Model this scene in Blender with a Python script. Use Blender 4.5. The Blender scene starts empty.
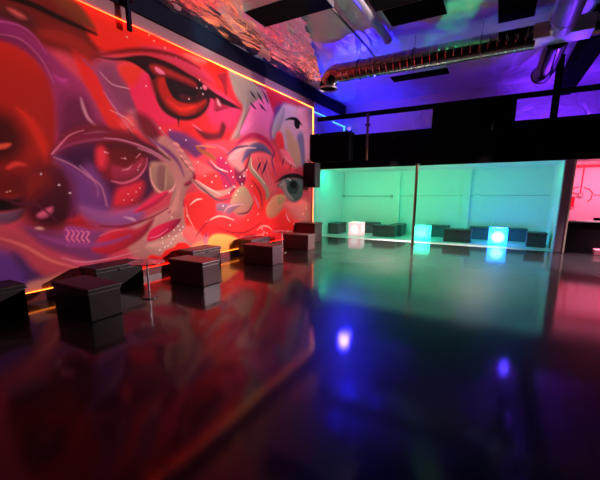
import bpy, bmesh, math, random
import numpy as np
from mathutils import Vector, Matrix, noise
random.seed(7)
SC = bpy.context.scene
COL = SC.collection
PI = math.pi

# ------------------------------------------------------------------ helpers
def lin(c):
    c = c/255.0
    return c/12.92 if c <= 0.04045 else ((c+0.055)/1.055)**2.4
def rgb(r, g, b): return (lin(r), lin(g), lin(b), 1.0)

def mat(name, col, rough=0.5, metal=0.0, spec=0.5, coat=0.0):
    m = bpy.data.materials.new(name); m.use_nodes = True
    b = m.node_tree.nodes['Principled BSDF']
    b.inputs['Base Color'].default_value = col
    b.inputs['Roughness'].default_value = rough
    b.inputs['Metallic'].default_value = metal
    b.inputs['Specular IOR Level'].default_value = spec
    b.inputs['Coat Weight'].default_value = coat
    return m
def add_bump(m, scale, strength, dist=0.01, detail=3.0, stretch=(1, 1, 1), rough_var=0.0):
    nt = m.node_tree; b = nt.nodes['Principled BSDF']
    tc = nt.nodes.new('ShaderNodeTexCoord'); mp = nt.nodes.new('ShaderNodeMapping')
    mp.inputs['Scale'].default_value = stretch
    n = nt.nodes.new('ShaderNodeTexNoise'); n.inputs['Scale'].default_value = scale; n.inputs['Detail'].default_value = detail
    bp = nt.nodes.new('ShaderNodeBump'); bp.inputs['Strength'].default_value = strength; bp.inputs['Distance'].default_value = dist
    nt.links.new(tc.outputs['Object'], mp.inputs['Vector']); nt.links.new(mp.outputs['Vector'], n.inputs['Vector'])
    nt.links.new(n.outputs['Fac'], bp.inputs['Height']); nt.links.new(bp.outputs['Normal'], b.inputs['Normal']); nt.links.new(bp.outputs['Normal'], b.inputs['Coat Normal'])
    if rough_var:
        r0 = b.inputs['Roughness'].default_value
        mr = nt.nodes.new('ShaderNodeMapRange')
        mr.inputs['To Min'].default_value = max(0, r0-rough_var); mr.inputs['To Max'].default_value = r0+rough_var
        n2 = nt.nodes.new('ShaderNodeTexNoise'); n2.inputs['Scale'].default_value = 0.9; n2.inputs['Detail'].default_value = 6
        nt.links.new(tc.outputs['Object'], n2.inputs['Vector'])
        nt.links.new(n2.outputs['Fac'], mr.inputs['Value']); nt.links.new(mr.outputs['Result'], b.inputs['Roughness'])
    return m
def emit(name, col, strength):
    m = bpy.data.materials.new(name); m.use_nodes = True
    nt = m.node_tree; b = nt.nodes['Principled BSDF']
    b.inputs['Base Color'].default_value = (0.02, 0.02, 0.02, 1)
    b.inputs['Emission Color'].default_value = col
    b.inputs['Emission Strength'].default_value = strength
    return m
def emit_ramp(name, axis, lo, hi, stops, strength):
    """LED strip whose chips change colour along the strip (world metres lo..hi on one axis)."""
    m = emit(name, (1, 1, 1, 1), strength); nt = m.node_tree; b = nt.nodes['Principled BSDF']
    tc = nt.nodes.new('ShaderNodeTexCoord'); sx = nt.nodes.new('ShaderNodeSeparateXYZ')
    mr = nt.nodes.new('ShaderNodeMapRange'); mr.inputs['From Min'].default_value = lo; mr.inputs['From Max'].default_value = hi
    cr = nt.nodes.new('ShaderNodeValToRGB'); e = cr.color_ramp.elements
    while len(e) < len(stops): e.new(0.5)
    for i, (p, c) in enumerate(stops): e[i].position = p; e[i].color = c
    nt.links.new(tc.outputs['Object'], sx.inputs[0]); nt.links.new(sx.outputs[axis], mr.inputs['Value'])
    nt.links.new(mr.outputs['Result'], cr.inputs['Fac']); nt.links.new(cr.outputs['Color'], b.inputs['Emission Color'])
    return m

def link(name, bm, m, parent=None, smooth=False):
    me = bpy.data.meshes.new(name); bm.normal_update(); bm.to_mesh(me); bm.free()
    if smooth:
        for p in me.polygons: p.use_smooth = True
    o = bpy.data.objects.new(name, me); COL.objects.link(o)
    if m is not None: me.materials.append(m)
    if parent is not None: o.parent = parent
    return o
def tag(o, label, cat, group=None):
    o['label'] = label; o['category'] = cat
    if group: o['group'] = group
    return o
def thing(name, label, cat, loc=(0, 0, 0), rz=0.0, group=None):
    o = bpy.data.objects.new(name, None); COL.objects.link(o); o.empty_display_size = 0.1
    o.location = loc; o.rotation_euler = (0, 0, rz)
    return tag(o, label, cat, group)
def struct(name, bm, m, smooth=False):
    o = link(name, bm, m, None, smooth); o['kind'] = 'structure'; return o
def dup(root, loc, rz, label, group=None, name=None):
    r = root.copy(); COL.objects.link(r); r.location = loc; r.rotation_euler = (0, 0, rz); r['label'] = label
    if group: r['group'] = group
    for ch in list(root.children):
        c = ch.copy(); COL.objects.link(c); c.parent = r
        for g in list(ch.children):
            d = g.copy(); COL.objects.link(d); d.parent = c
    return r

def box(bm, x0, x1, y0, y1, z0, z1, bev=0.0, seg=2):
    t = bmesh.new()
    bmesh.ops.create_cube(t, size=1.0)
    for v in t.verts:
        v.co = Vector((x0+(v.co.x+.5)*(x1-x0), y0+(v.co.y+.5)*(y1-y0), z0+(v.co.z+.5)*(z1-z0)))
    if bev: bmesh.ops.bevel(t, geom=list(t.edges), offset=bev, segments=seg, profile=0.5, affect='EDGES')
    merge(bm, t); return bm
def merge(bm, t):
    me = bpy.data.meshes.new('tmp'); t.to_mesh(me); t.free(); bm.from_mesh(me); bpy.data.meshes.remove(me)
def tube(bm, pts, r, seg=14, caps=True, ripple=None):
    """round bar through pts; r is a number or a list."""
    pts = [Vector(p) for p in pts]; n = len(pts); rings = []
    prev = None
    for i, p in enumerate(pts):
        d = (pts[min(i+1, n-1)]-pts[max(i-1, 0)]).normalized()
        if prev is None:
            a = Vector((0, 0, 1)) if abs(d.z) < 0.9 else Vector((1, 0, 0))
            u = d.cross(a).normalized()
        else:
            u = (prev-d*prev.dot(d)).normalized()
        prev = u; v = d.cross(u)
        rr = r[i] if isinstance(r, (list, tuple)) else r
        rings.append([bm.verts.new(p+(u*math.cos(2*PI*k/seg)+v*math.sin(2*PI*k/seg))*rr) for k in range(seg)])
    for i in range(n-1):
        for k in range(seg):
            bm.faces.new((rings[i][k], rings[i][(k+1) % seg], rings[i+1][(k+1) % seg], rings[i+1][k]))
    if caps:
        bm.faces.new(list(reversed(rings[0]))); bm.faces.new(rings[-1])
    return bm
def arc(c, r, a0, a1, n, plane='xz'):
    out = []
    for i in range(n+1):
        a = a0+(a1-a0)*i/n
        if plane == 'xz': out.append((c[0]+r*math.cos(a), c[1], c[2]+r*math.sin(a)))
        elif plane == 'xy': out.append((c[0]+r*math.cos(a), c[1]+r*math.sin(a), c[2]))
        else: out.append((c[0], c[1]+r*math.cos(a), c[2]+r*math.sin(a)))
    return out
def B(*a, **k): return box(bmesh.new(), *a, **k)
def T(*a, **k): return tube(bmesh.new(), *a, **k)

# ------------------------------------------------------------------ materials
M = {}
M['pale_floor'] = mat('pale_alcove_floor', (0.62, 0.64, 0.64, 1), 0.25)
M['base_red'] = mat('dark_red_baseboard', (0.16, 0.02, 0.02, 1), 0.35)
M['sheen'] = mat('sheen_duct_metal', (0.7, 0.66, 0.68, 1), 0.28, 0.9)
M['floor'] = mat('glossy_black_epoxy', (0.007, 0.006, 0.0063, 1), 0.36, 0, 0.07, 0.9)
fb = M['floor'].node_tree.nodes['Principled BSDF']; fb.inputs['Coat Roughness'].default_value = 0.05; fb.inputs['Coat IOR'].default_value = 1.30
add_bump(M['floor'], 60, 0.08, 0.004, 3.0, rough_var=0.08)
M['plaster'] = mat('white_painted_block', (0.78, 0.80, 0.80, 1), 0.75)
add_bump(M['plaster'], 30, 0.06, 0.01)
M['black'] = mat('matte_black_paint', (0.003, 0.003, 0.0035, 1), 0.9, 0, 0.03)
M['navy'] = mat('navy_black_paint', (0.004, 0.005, 0.016, 1), 0.7, 0, 0.06)
M['margin'] = mat('grey_wall_paint', (0.26, 0.13, 0.15, 1), 0.7)
M['leather'] = mat('dark_brown_leatherette', (0.085, 0.044, 0.044, 1), 0.36, 0, 0.4)
add_bump(M['leather'], 130, 0.15, 0.003)
M['grey_leather'] = mat('grey_leatherette', (0.085, 0.085, 0.095, 1), 0.5, 0, 0.3)
M['dimmed_leather'] = mat('leatherette_dimmed', (0.016, 0.012, 0.012, 1), 0.45, 0, 0.3)  # leather colour darkened for the benches the lamp barely reaches
M['seam'] = mat('black_piping', (0.02, 0.017, 0.016, 1), 0.5)
M['steel'] = mat('dark_steel', (0.10, 0.095, 0.09, 1), 0.35, 0.8)
M['copper'] = mat('copper_brown_pipe', (0.17, 0.10, 0.055, 1), 0.35, 0.7)
M['chrome'] = mat('polished_chrome', (0.85, 0.85, 0.85, 1), 0.12, 1.0)
M['zinc'] = mat('galvanised_sheet', (0.62, 0.60, 0.62, 1), 0.38, 0.85)
M['duct'] = mat('spiral_duct_metal', (0.42, 0.36, 0.35, 1), 0.15, 0.97)
M['conduit'] = mat('grey_conduit', (0.42, 0.44, 0.43, 1), 0.5, 0.3)
M['speaker'] = mat('speaker_black', (0.022, 0.018, 0.018, 1), 0.5)
M['grille'] = mat('speaker_grille', (0.012, 0.010, 0.010, 1), 0.6, 0.4)
M['white'] = mat('white_plastic', (0.8, 0.8, 0.8, 1), 0.4)
M['red_plastic'] = mat('red_plastic', (0.60, 0.02, 0.04, 1), 0.4)
M['pinkbox'] = mat('rose_painted_wood', (0.55, 0.16, 0.20, 1), 0.5)
M['pale_trim'] = mat('cream_edge_trim', (0.85, 0.82, 0.62, 1), 0.35)
M['bar'] = mat('black_bar_front', (0.006, 0.004, 0.006, 1), 0.7, 0, 0.1)
M['bar_top'] = mat('bar_top_white_edge', (0.62, 0.55, 0.58, 1), 0.35)
M['pillar'] = mat('grey_brown_pillar', (0.34, 0.28, 0.33, 1), 0.5, 0.1)
add_bump(M['pillar'], 14, 0.3, 0.02)
g = mat('clear_acrylic', (0.95, 0.9, 0.9, 1), 0.05); M['acrylic'] = g
g.node_tree.nodes['Principled BSDF'].inputs['Transmission Weight'].default_value = 0.85
g.node_tree.nodes['Principled BSDF'].inputs['IOR'].default_value = 1.3
# crinkled silver insulation foil, and the same foil stretched flatter
def make_foil(name, rough, metal, scale, strength, stretch):
    f = mat(name, (0.80, 0.79, 0.82, 1), rough, metal); nt = f.node_tree; b = nt.nodes['Principled BSDF']
    tc = nt.nodes.new('ShaderNodeTexCoord')
    v1 = nt.nodes.new('ShaderNodeTexNoise'); v1.inputs['Scale'].default_value = scale; v1.inputs['Detail'].default_value = 7; v1.inputs['Distortion'].default_value = 1.6
    mp = nt.nodes.new('ShaderNodeMapping'); mp.inputs['Scale'].default_value = (1.0, stretch, 1.0); mp.inputs['Rotation'].default_value = (0, 0, -0.35)
    b1 = nt.nodes.new('ShaderNodeBump'); b1.inputs['Strength'].default_value = strength; b1.inputs['Distance'].default_value = 0.10
    nt.links.new(tc.outputs['Object'], mp.inputs['Vector']); nt.links.new(mp.outputs['Vector'], v1.inputs['Vector'])
    nt.links.new(v1.outputs['Fac'], b1.inputs['Height']); nt.links.new(b1.outputs['Normal'], b.inputs['Normal'])
    return f
M['crinkle'] = make_foil('silver_foil_crinkled', 0.20, 0.97, 3.2, 0.45, 0.12)
M['foil_wall'] = make_foil('silver_foil_wall', 0.30, 0.6, 3.0, 0.5, 0.5)
M['foil'] = make_foil('silver_foil_flat', 0.36, 0.35, 2.4, 0.30, 0.30)

# ------------------------------------------------------------------ the room
PX, PY = -5.20, 10.20          # mural face, front face of the mezzanine
CZ = 4.56                      # ceiling
BY = 12.40                     # back wall
struct('floor', B(-5.6, 5.2, -1.5, 12.6, -0.15, 0.0), M['floor'])
struct('alcove_floor', B(-5.19, 1.26, 10.27, BY-.005, 0.0, 0.004), M['pale_floor'])
struct('wall_left', B(-5.5, -5.28, -1.5, 10.0, 0.0, 4.7), M['margin'])
struct('wall_left', B(-5.5, -5.20, 10.0, BY, 0.0, 2.17), M['plaster'])
struct('wall_left', B(-5.5, -5.20, 10.0, BY, 2.17, 4.7), M['foil'])
struct('wall_back', B(-5.5, 5.2, BY, BY+0.2, 0.0, 2.35), M['plaster'])
struct('wall_back', B(-5.5, 5.2, BY, BY+0.2, 2.35, 4.7), M['foil_wall'])
struct('wall_right', B(5.0, 5.2, -1.5, BY, 0.0, 4.7), M['black'])
struct('baseboard_left', B(-5.28, -5.19, -1.5, 9.95, 0.0, 0.13), M['base_red'])
struct('trim_7', B(-5.28, -5.205, -1.5, 9.95, 3.97, 4.16), M['margin'])

def foil_sheet(x0, x1, y0, y1, z, nx, ny, amp, seed):
    bm = bmesh.new(); vs = []
    for j in range(ny+1):
        row = []
        for i in range(nx+1):
            x = x0+(x1-x0)*i/nx; y = y0+(y1-y0)*j/ny
            p = Vector((x*1.1+y*.35+seed, y*.55-x*.2, seed))
            h = noise.ridged_multi_fractal(p*1.3, 0.9, 2.1, 5, 1.0, 2.0)
            h2 = noise.noise(Vector((x*.8, y*.5, seed+3)))
            row.append(bm.verts.new((x, y, z-amp*0.30*h-amp*.7*(h2+.6))))
        vs.append(row)
    for j in range(ny):
        for i in range(nx):
            bm.faces.new((vs[j][i], vs[j+1][i], vs[j+1][i+1], vs[j][i+1]))
    return bm
struct('ceiling', foil_sheet(-5.28, 5.0, -1.5, BY, CZ+.04, 260, 330, 0.12, 2.0), M['foil'], smooth=True)
struct('ceiling_deck', B(-5.5, 5.2, -1.5, 12.6, 4.7, 4.8), M['black'])

# a lower sheet of the same foil, torn along its far edge, over the mural side
def torn_sheet():
    bm = bmesh.new(); vs = []; nx, ny = 120, 150
    for j in range(ny+1):
        row = []
        for i in range(nx+1):
            y = -1.0+10.2*j/ny
            xe = -3.30-(y-6.0)*0.385 if y > 6.0 else -3.30
            xe += 0.10*noise.noise(Vector((y*3.1, 4.0, 1.0)))+0.07*noise.noise(Vector((y*9.0, 1.0, 2.0)))
            x = -5.13+(max(xe, -4.95)+5.13)*i/nx
            u = i/nx
            h = noise.ridged_multi_fractal(Vector((x*2.6+y*1.1, y*.42-x*.15, 3.0)), 1.0, 2.1, 3, 1.0, 2.0)
            row.append(bm.verts.new((x, y, 4.49-.020*h-.05*u**6+.02*noise.noise(Vector((x*3, y*3, 8))))))
        vs.append(row)
    for j in range(ny):
        for i in range(nx): bm.faces.new((vs[j][i], vs[j+1][i], vs[j+1][i+1], vs[j][i+1]))
    return bm
struct('ceiling', torn_sheet(), M['crinkle'], True)

# nearer the camera the ceiling right of the pipe is plain black board
struct('ceiling', B(-2.08, 5.0, -1.5, 6.2, 4.37, 4.41), M['black'])
# header beam over the mural
struct('trim_1', B(-5.27, -5.15, -1.5, BY, 4.16, 4.52), M['navy'])
# mezzanine: slab, parapet, steel rail
struct('mezzanine_slab', B(-5.20, 5.0, 10.36, BY, 2.17, 2.34), M['plaster'])
struct('mezzanine_parapet', B(-5.19, 5.0, PY, PY+.16, 2.17, 3.12), M['black'])
struct('mezzanine_screen', B(-1.76, 0.15, PY+.02, PY+.14, 3.12, 3.70), M['black'])
struct('trim_2', B(-5.19, 5.0, PY+.02, PY+.14, 3.63, 3.74), M['black'])
struct('trim_3', B(0.84, 0.98, PY+.02, PY+.14, 3.12, 4.45), M['black'])
# partition between the green alcove and the pink bar, its pillar
struct('wall_right', B(1.27, 1.42, 10.36, BY, 0.0, 2.17), M['plaster'])
pl = struct('pillar', B(1.25, 1.42, PY, PY+.2, 0.0, 2.17, bev=.01), M['pillar'])
struct('trim_4', B(1.42, 1.455, PY-.01, PY+.2, 0.0, 2.17, bev=.006), M['pale_trim'])
# black cabinet hung on the left end of the parapet
bx = thing('black_cabinet', 'large black box hung on the left end of the black parapet, above the loudspeaker', 'cabinet', (-4.55, 9.98, 2.35))
link('carcass', B(-.63, .62, -.22, .215, 0, .82, bev=.012), M['black'], bx)
link('front_frame', B(-.56, .55, -.235, -.215, .06, .76, bev=.006), M['black'], bx)

# ------------------------------------------------------------------ the painted mural
PAINT = [
[0,[200,70,90],21,[1945,3872,10994,8432,11423,-2545,1389,-156]],
[0,[112,34,28],80,[1945,3872,2894,4350,3497,3758,3150,3249,2761,3252,1846,3155]],
[0,[235,48,34],60,[3000,4009,3387,4102,5574,4198,6836,4115,6277,3399,5264,3573,4162,3616,3461,3425,3209,3525,3103,3787]],
[0,[205,62,92],113,[3981,3647,4479,3839,5280,3789,5671,3569,5014,3576,4359,3646]],
[0,[120,58,36],67,[2696,3865,2998,3996,3286,3706,3116,3668]],
[1,[38,14,12],25,[2083,3627,30,2455,3673,39,2809,3648,37,3277,3626,21]],
[0,[84,36,34],74,[1970,3440,2358,3558,2556,3460,2672,3293,2338,3400,1956,3335]],
[0,[200,90,90],37,[2235,3519,2315,3530,2411,3493,2327,3471]],
[0,[128,42,92],63,[1953,3314,2257,3390,2493,3301,2743,3102,3104,2845,3360,2486,3370,2287,3045,2324,2764,2228,2533,1968,2556,2348,2522,2825,2336,3070,1921,3082],[150,50,98],[2125,3257,2829,2779]],
[1,[168,72,128],12,[2043,3329,10,2315,3380,11,2493,3301,12,2585,3148,6]],
[0,[176,64,132],43,[2626,2924,2719,2901,2818,2902,2785,2831,2688,2844]],
[0,[110,34,72],113,[2742,2684,3031,2696,3077,2356,2760,2202,2617,2258]],
[0,[150,70,108],76,[3058,3171,3380,3238,3593,2876,3700,2605,3269,2499,3095,2763]],
[1,[196,130,150],21,[2965,2708,7,2980,2607,21,3032,2457,21,3162,2342,7]],
[0,[112,28,42],50,[2623,2106,2823,2290,3168,2398,3644,2386,3844,2260,3335,2254,2944,2174]],
[1,[206,150,160],15,[2950,2228,3,3186,2290,12,3370,2287,4]],
[0,[215,45,42],53,[2916,3302,3074,3302,3199,3186,3365,2824,3562,2580,3750,2402,4032,2252,4261,2113,4210,2008,3761,2157,3347,2370,3170,2672,3009,2977]],
[0,[138,66,98],107,[3294,3266,3608,3332,3823,3134,3931,2769,3675,2689,3435,2896]],
[0,[160,90,110],62,[3671,2659,3925,2707,4247,2410,4472,2065,4222,2143,3894,2392]],
[0,[222,90,96],111,[3797,2516,3787,2481,3766,2448,3736,2420,3700,2399,3661,2388,3624,2388,3592,2398,3568,2417,3554,2444,3552,2475,3561,2508,3581,2541,3609,2568,3645,2589,3683,2601,3720,2603,3754,2594,3779,2575,3794,2548]],
[1,[214,150,170],13,[3279,3129,4,3447,3010,6,3674,3010,6,3918,3009,5]],
[0,[228,44,90],42,[3723,3166,4059,3330,4146,3247,4219,2985,4450,2806,4750,2656,4599,2494,4326,2372,4049,2430,3850,2692]],
[0,[238,58,44],83,[3572,3294,3960,3436,3939,3223,3746,3056]],
[0,[240,48,50],71,[4256,2510,4610,2633,5105,2822,5369,2832,5179,2429,4677,2331,4368,2360]],
[0,[172,38,28],58,[1832,3051,2110,3147,2361,3100,2555,2905,2611,2605,2589,2228,2524,1890,2334,1497,1966,1323,1585,1262],[160,36,28],[2081,2926,1883,1442]],
[0,[196,46,32],61,[2170,2419,2346,2312,2470,2037,2459,1758,2402,1678,2368,1951,2268,2204]],
[0,[78,20,20],144,[1730,2311,2042,2349,2167,2235,2224,2032,2090,1804,1826,1716,1655,1770]],
[0,[112,26,22],90,[1637,1638,1976,1702,2168,1592,2082,1419,1600,1373]],
[1,[222,84,66],21,[1872,1922,21,1991,1958,27,2054,1988,11]],
[1,[214,64,58],28,[1996,1704,16,2084,1757,28,2188,1752,12]],
[0,[232,56,112],20,[2237,1620,2333,1674,2376,1651,2322,1585,2252,1570]],
[0,[30,10,14],38,[1683,1339,2010,1346,2259,1445,2262,1292,2053,1198,1663,1191]],
[0,[108,72,98],28,[1657,1145,1927,1179,2099,1221,2089,1147,1972,1054,1635,985]],
[2,[250,160,140],0,[1981,1431,9,1949,1419,9]],
[0,[132,62,112],93,[2049,998,2478,909,3031,889,3329,672,2974,376,2612,497,2214,722]],
[0,[172,68,84],82,[1554,1038,1945,1007,2214,722,2553,449,2756,293,2652,134,2144,167,1514,744]],
[0,[98,56,128],112,[1514,744,1827,723,1990,546,2109,257,1907,65,1422,78]],
[0,[60,40,92],80,[1900,663,1979,625,2066,453,2145,357,2075,345,1977,444]],
[0,[66,44,90],62,[1989,363,2187,322,2226,258,2025,302]],
[0,[180,120,110],65,[2018,251,2253,280,2673,309,2680,128,2233,117,2001,120]],
[0,[190,80,110],52,[2435,553,2742,416,3129,349,3856,401,3836,191,2803,193,2622,349]],
[0,[96,24,32],170,[2177,1666,2469,1835,2759,1750,2851,1366,2672,1005,2353,893,2080,1072,2076,1370]],
[0,[88,18,38],107,[2719,1234,2652,1129,2564,1049,2465,1002,2367,991,2278,1015,2208,1071,2160,1152,2139,1251,2145,1357,2178,1464,2236,1561,2313,1640,2404,1694,2501,1717,2594,1705,2675,1657,2733,1576,2762,1471,2757,1352],[64,14,30],[2323,1598,2567,1012]],
[0,[116,36,84],92,[2674,1692,2757,1505,2765,1226,2619,1009,2681,1311]],
[0,[130,34,30],102,[2190,1593,2379,1676,2431,1525,2249,1369,2155,1320]],
[0,[202,92,124],32,[2230,1127,2318,1187,2418,1223,2410,1157,2330,1095,2259,1086]],
[2,[250,210,220],0,[2539,1514,12,2666,1408,12,2341,1649,11]],
[0,[208,150,140],21,[2187,961,2245,970,2287,940,2240,931]],
[0,[172,34,48],74,[2593,1010,2818,1081,3102,975,3218,873,2855,904]],
[0,[150,64,126],24,[2525,877,2612,953,2906,841,2835,730,2713,656,2557,705]],
[1,[226,116,158],7,[2556,916,7,2588,857,11,2547,791,12,2580,731,11,2540,679,7]],
[1,[226,116,158],7,[2620,902,7,2654,851,11,2612,784,12,2645,723,11,2607,679,7]],
[1,[226,116,158],7,[2685,888,8,2721,844,11,2679,776,12,2713,715,11,2674,679,7]],
[1,[226,116,158],7,[2752,873,8,2790,837,11,2747,769,13,2782,706,11,2744,679,7]],
[1,[226,116,158],7,[2821,858,8,2861,830,12,2817,761,13,2853,698,12,2815,679,7]],
[0,[120,30,62],78,[2502,1914,2702,2142,3070,2300,3505,2351,4032,2252,4469,2030,4010,2023,3316,2078,2785,1967]],
[0,[86,24,66],79,[2522,1877,2686,2010,3021,2115,3488,2186,3942,2114,4246,1943,4125,1530,3742,1229,3251,1181,3070,1510,2783,1725]],
[0,[70,18,60],95,[2680,1957,3045,2076,3111,1886,2997,1652,2786,1752]],
[0,[112,60,124],120,[2566,1843,2810,1726,3106,1569,3251,1181,2987,1042,2755,1254,2737,1559]],
[0,[126,60,122],125,[2927,1788,3095,1742,3175,1364,3067,1217,2917,1451]],
[1,[170,104,150],21,[2844,1783,7,2968,1651,21,3055,1510,7,3053,1364,4]],
[1,[186,116,150],13,[2522,1877,8,2738,1789,9,2940,1649,11,3115,1511,10,3175,1213,8]],
[0,[118,16,36],68,[3950,2002,3913,1869,3831,1747,3716,1650,3580,1587,3440,1563,3309,1579,3200,1630,3121,1711,3078,1812,3072,1925,3103,2041,3170,2151,3267,2245,3388,2315,3522,2353,3658,2354,3782,2315,3879,2238,3938,2130],[146,26,48],[3335,2254,3593,1551]],
[0,[108,14,22],110,[3256,2100,3761,2157,3850,1945,3587,1832,3325,1874]],
[0,[92,10,24],82,[3140,2143,3631,2264,4020,2122,3968,1987,3475,2065,3188,2036]],
[0,[222,52,74],76,[3112,2028,3208,2081,3254,1941,3190,1777,3103,1814]],
[0,[150,40,70],57,[3319,1814,3584,1801,3853,1977,3917,1854,3674,1649,3361,1607]],
[1,[206,100,130],17,[3295,1590,8,3490,1565,16,3749,1668,17,3917,1854,9,3949,1986,5]],
[0,[204,40,62],85,[3362,1455,3556,1535,3834,1590,3774,1360,3556,1186,3285,1195]],
[1,[220,130,150],11,[3215,2010,6,3276,2001,8]],
[1,[206,120,140],13,[3477,1764,6,3582,1785,13,3659,1852,5]],
[1,[214,110,130],10,[3480,1946,4,3563,1938,9]],
[1,[206,110,130],12,[3742,1968,5,3822,2038,10]],
[1,[206,110,130],12,[3763,1812,5,3825,1880,9]],
[2,[250,200,200],0,[3231,2011,9,3548,1952,10,3760,1780,10,3542,1393,10,3603,1297,10,3463,1299,10,3688,1425,10,3768,1491,10]],
[1,[150,60,92],24,[2501,1901,9,2635,2004,15,2882,2112,16,3236,2198,19,3557,2209,19,3944,2130,21,4336,2001,19,4505,1928,10]],
[1,[206,112,140],11,[2502,1914,10,2615,2041,10,2759,2189,8,2956,2283,4]],
[1,[200,120,146],12,[3238,2212,4,3525,2220,8,3908,2158,11,4296,2032,10,4507,1945,6]],
[0,[165,120,108],45,[3998,1892,4204,1940,4460,1924,4632,1793,4700,1466,4722,1129,4341,1070,4420,1464,4154,1392,4006,1561]],
[0,[142,92,92],44,[4156,1869,4304,1879,4328,1673,4223,1462,4107,1563]],
[1,[176,140,120],23,[4322,1846,10,4303,1638,23,4266,1462,10]],
[1,[228,156,152],16,[3992,1826,9,4009,1595,15,4157,1427,19,4420,1464,20,4553,1682,14,4548,1895,10]],
[1,[176,110,132],20,[3795,2130,9,4093,2064,18,4416,1921,25,4542,1824,10]],
[0,[188,126,122],68,[3445,789,3915,1021,4395,1176,4774,1165,4940,647,4748,190,4048,227,3547,379]],
[0,[204,150,140],70,[3788,516,4256,602,4636,676,4663,401,4143,322]],
[0,[150,84,140],107,[2779,1225,3212,1121,3774,1162,3713,932,3283,868,2922,987]],
[1,[206,150,180],20,[3435,1031,5,3572,991,20,3641,954,5]],
[0,[204,40,84],26,[3619,1102,3860,1260,4199,1427,4350,1428,4141,1254,3847,1126]],
[0,[192,40,62],42,[2876,575,3048,766,3383,859,3666,835,3992,982,3808,720,3492,554,3142,474],[150,36,64],[3166,691,3945,916]],
[1,[214,90,110],19,[3017,769,8,3213,827,16,3485,834,8]],
[0,[232,32,84],18,[3817,616,3912,780,4193,880,4585,946,4454,787,4172,648,3914,587],[150,32,70],[3923,674,4511,913]],
[1,[250,110,150],12,[3879,644,6,4045,661,12,4270,766,6]],
[0,[160,38,84],24,[4295,1054,4538,1227,4839,1354,4726,1185,4527,1098],[120,36,70],[4386,1068,4786,1316]],
[2,[255,235,225],0,[4139,524,16,4176,446,16,4281,636,16,4366,571,16,4403,735,16,4502,802,17,4314,503,16,4126,616,16,4543,723,17,4586,661,17,4440,619,17,4243,456,16,4619,773,17,4378,977,16,4064,407,16]],
[1,[255,40,40],9,[2801,436,4]],
[0,[246,38,36],24,[3623,21,3765,275,3891,343,4054,299,4192,389,4376,420,4475,483,4668,459,4811,341,5020,272,5342,-33,4986,-181]],
[0,[226,44,52],82,[4712,2753,5331,3047,5611,3103,6297,3157,6345,2789,5992,2408,5328,2257,4869,2354]],
[0,[218,58,104],113,[5398,3245,5809,3451,6437,3225,6279,2821,5704,2733,5427,2879]],
[0,[110,20,34],55,[5042,2667,5353,2603,5699,2653,5833,2872,5950,2771,5749,2501,5342,2450]],
[1,[240,110,140],22,[4994,2696,6,5092,2657,18,5245,2606,7]],
[0,[110,24,20],46,[4138,3367,4465,3458,5152,3438,5518,3383,5443,3107,5106,2841,4734,2740,4385,2794,4219,2985]],
[0,[62,16,14],35,[5453,3105,5344,2967,5182,2851,4989,2768,4788,2725,4599,2723,4439,2760,4320,2829,4250,2925,4232,3037,4267,3157,4352,3277,4482,3385,4648,3474,4837,3534,5034,3557,5218,3538,5369,3476,5466,3375,5496,3246]],
[0,[178,36,26],58,[4286,3284,4457,3360,4567,3161,4783,3058,5073,3067,5396,3208,5333,3084,5061,2904,4717,2823,4457,2890,4307,3068]],
[0,[228,52,36],71,[4468,3007,4728,2944,5122,3041,5011,2913,4719,2840]],
[0,[38,12,12],23,[4435,3354,4671,3351,4998,3365,5198,3379,5135,3223,4975,3082,4758,3036,4561,3093]],
[0,[90,30,36],47,[4745,3152,4934,3177,5031,3164,4903,3084,4785,3076]],
[0,[46,12,14],22,[3214,3321,3519,3388,3973,3572,4239,3625,4607,3626,5061,3554,5632,3410,6508,3260,6039,3208,5666,3056,5622,3257,5347,3270,5198,3379,4760,3340,4457,3360,4292,3348,4166,3252,4078,3336,3783,3412,3484,3350]],
[0,[170,44,44],56,[4147,3461,4348,3519,4728,3498,5103,3461,5148,3385,4857,3398,4503,3404,4254,3369]],
[0,[238,120,150],21,[4245,3474,4343,3471,4441,3419,4336,3391,4259,3416]],
[0,[170,40,70],42,[5609,3064,5682,3308,5855,3229,6104,3221,5848,3111]],
[0,[236,120,140],18,[5334,3466,5414,3468,5438,3419,5382,3388,5330,3411]],
[2,[240,190,190],0,[5248,3534,17,5277,3398,18,5322,3301,18,5172,3373,17,4955,3130,17,4040,3129,14]],
[0,[236,150,160],22,[5711,3295,5768,3269,5822,3184,5733,3185]],
[1,[46,12,12],12,[4667,2762,25,4671,2677,16,4675,2592,4]],
[0,[228,120,110],73,[4896,3877,5188,3918,5445,3908,5181,3830]],
[0,[150,34,50],57,[5742,3774,6080,3905,6130,3684,5989,3415,5879,3621]],
[2,[255,190,170],0,[4173,3931,12,4262,3873,12,4707,3769,14,3768,3760,11,4479,3839,13]],
[0,[210,50,60],90,[6082,3945,6332,3816,6581,3296,6306,3323,6057,3509]],
[0,[160,146,136],64,[6117,3993,6478,4036,6981,4006,7290,3842,7364,3588,6880,3399,6643,3094,6406,2627,6063,2520,6352,2917,6545,3288,6315,3488,6165,3733],[172,134,130],[6473,3933,6268,2609]],
[0,[236,116,168],70,[6881,3443,7451,3698,7707,3519,7879,3067,7686,2746,7170,2774,6623,2656,6413,2757,6643,3094]],
[0,[196,120,150],71,[6980,3984,7295,3977,7626,3784,7533,3578,7287,3752]],
[1,[50,24,50],17,[6818,3709,9,6928,3648,29,7041,3586,9]],
[1,[50,24,50],18,[7087,3750,9,7203,3666,33,7362,3542,9]],
[1,[50,24,50],18,[6808,3470,9,6918,3406,29,7032,3363,9]],
[1,[60,24,50],18,[7157,3522,9,7276,3456,31,7442,3397,9]],
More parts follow.
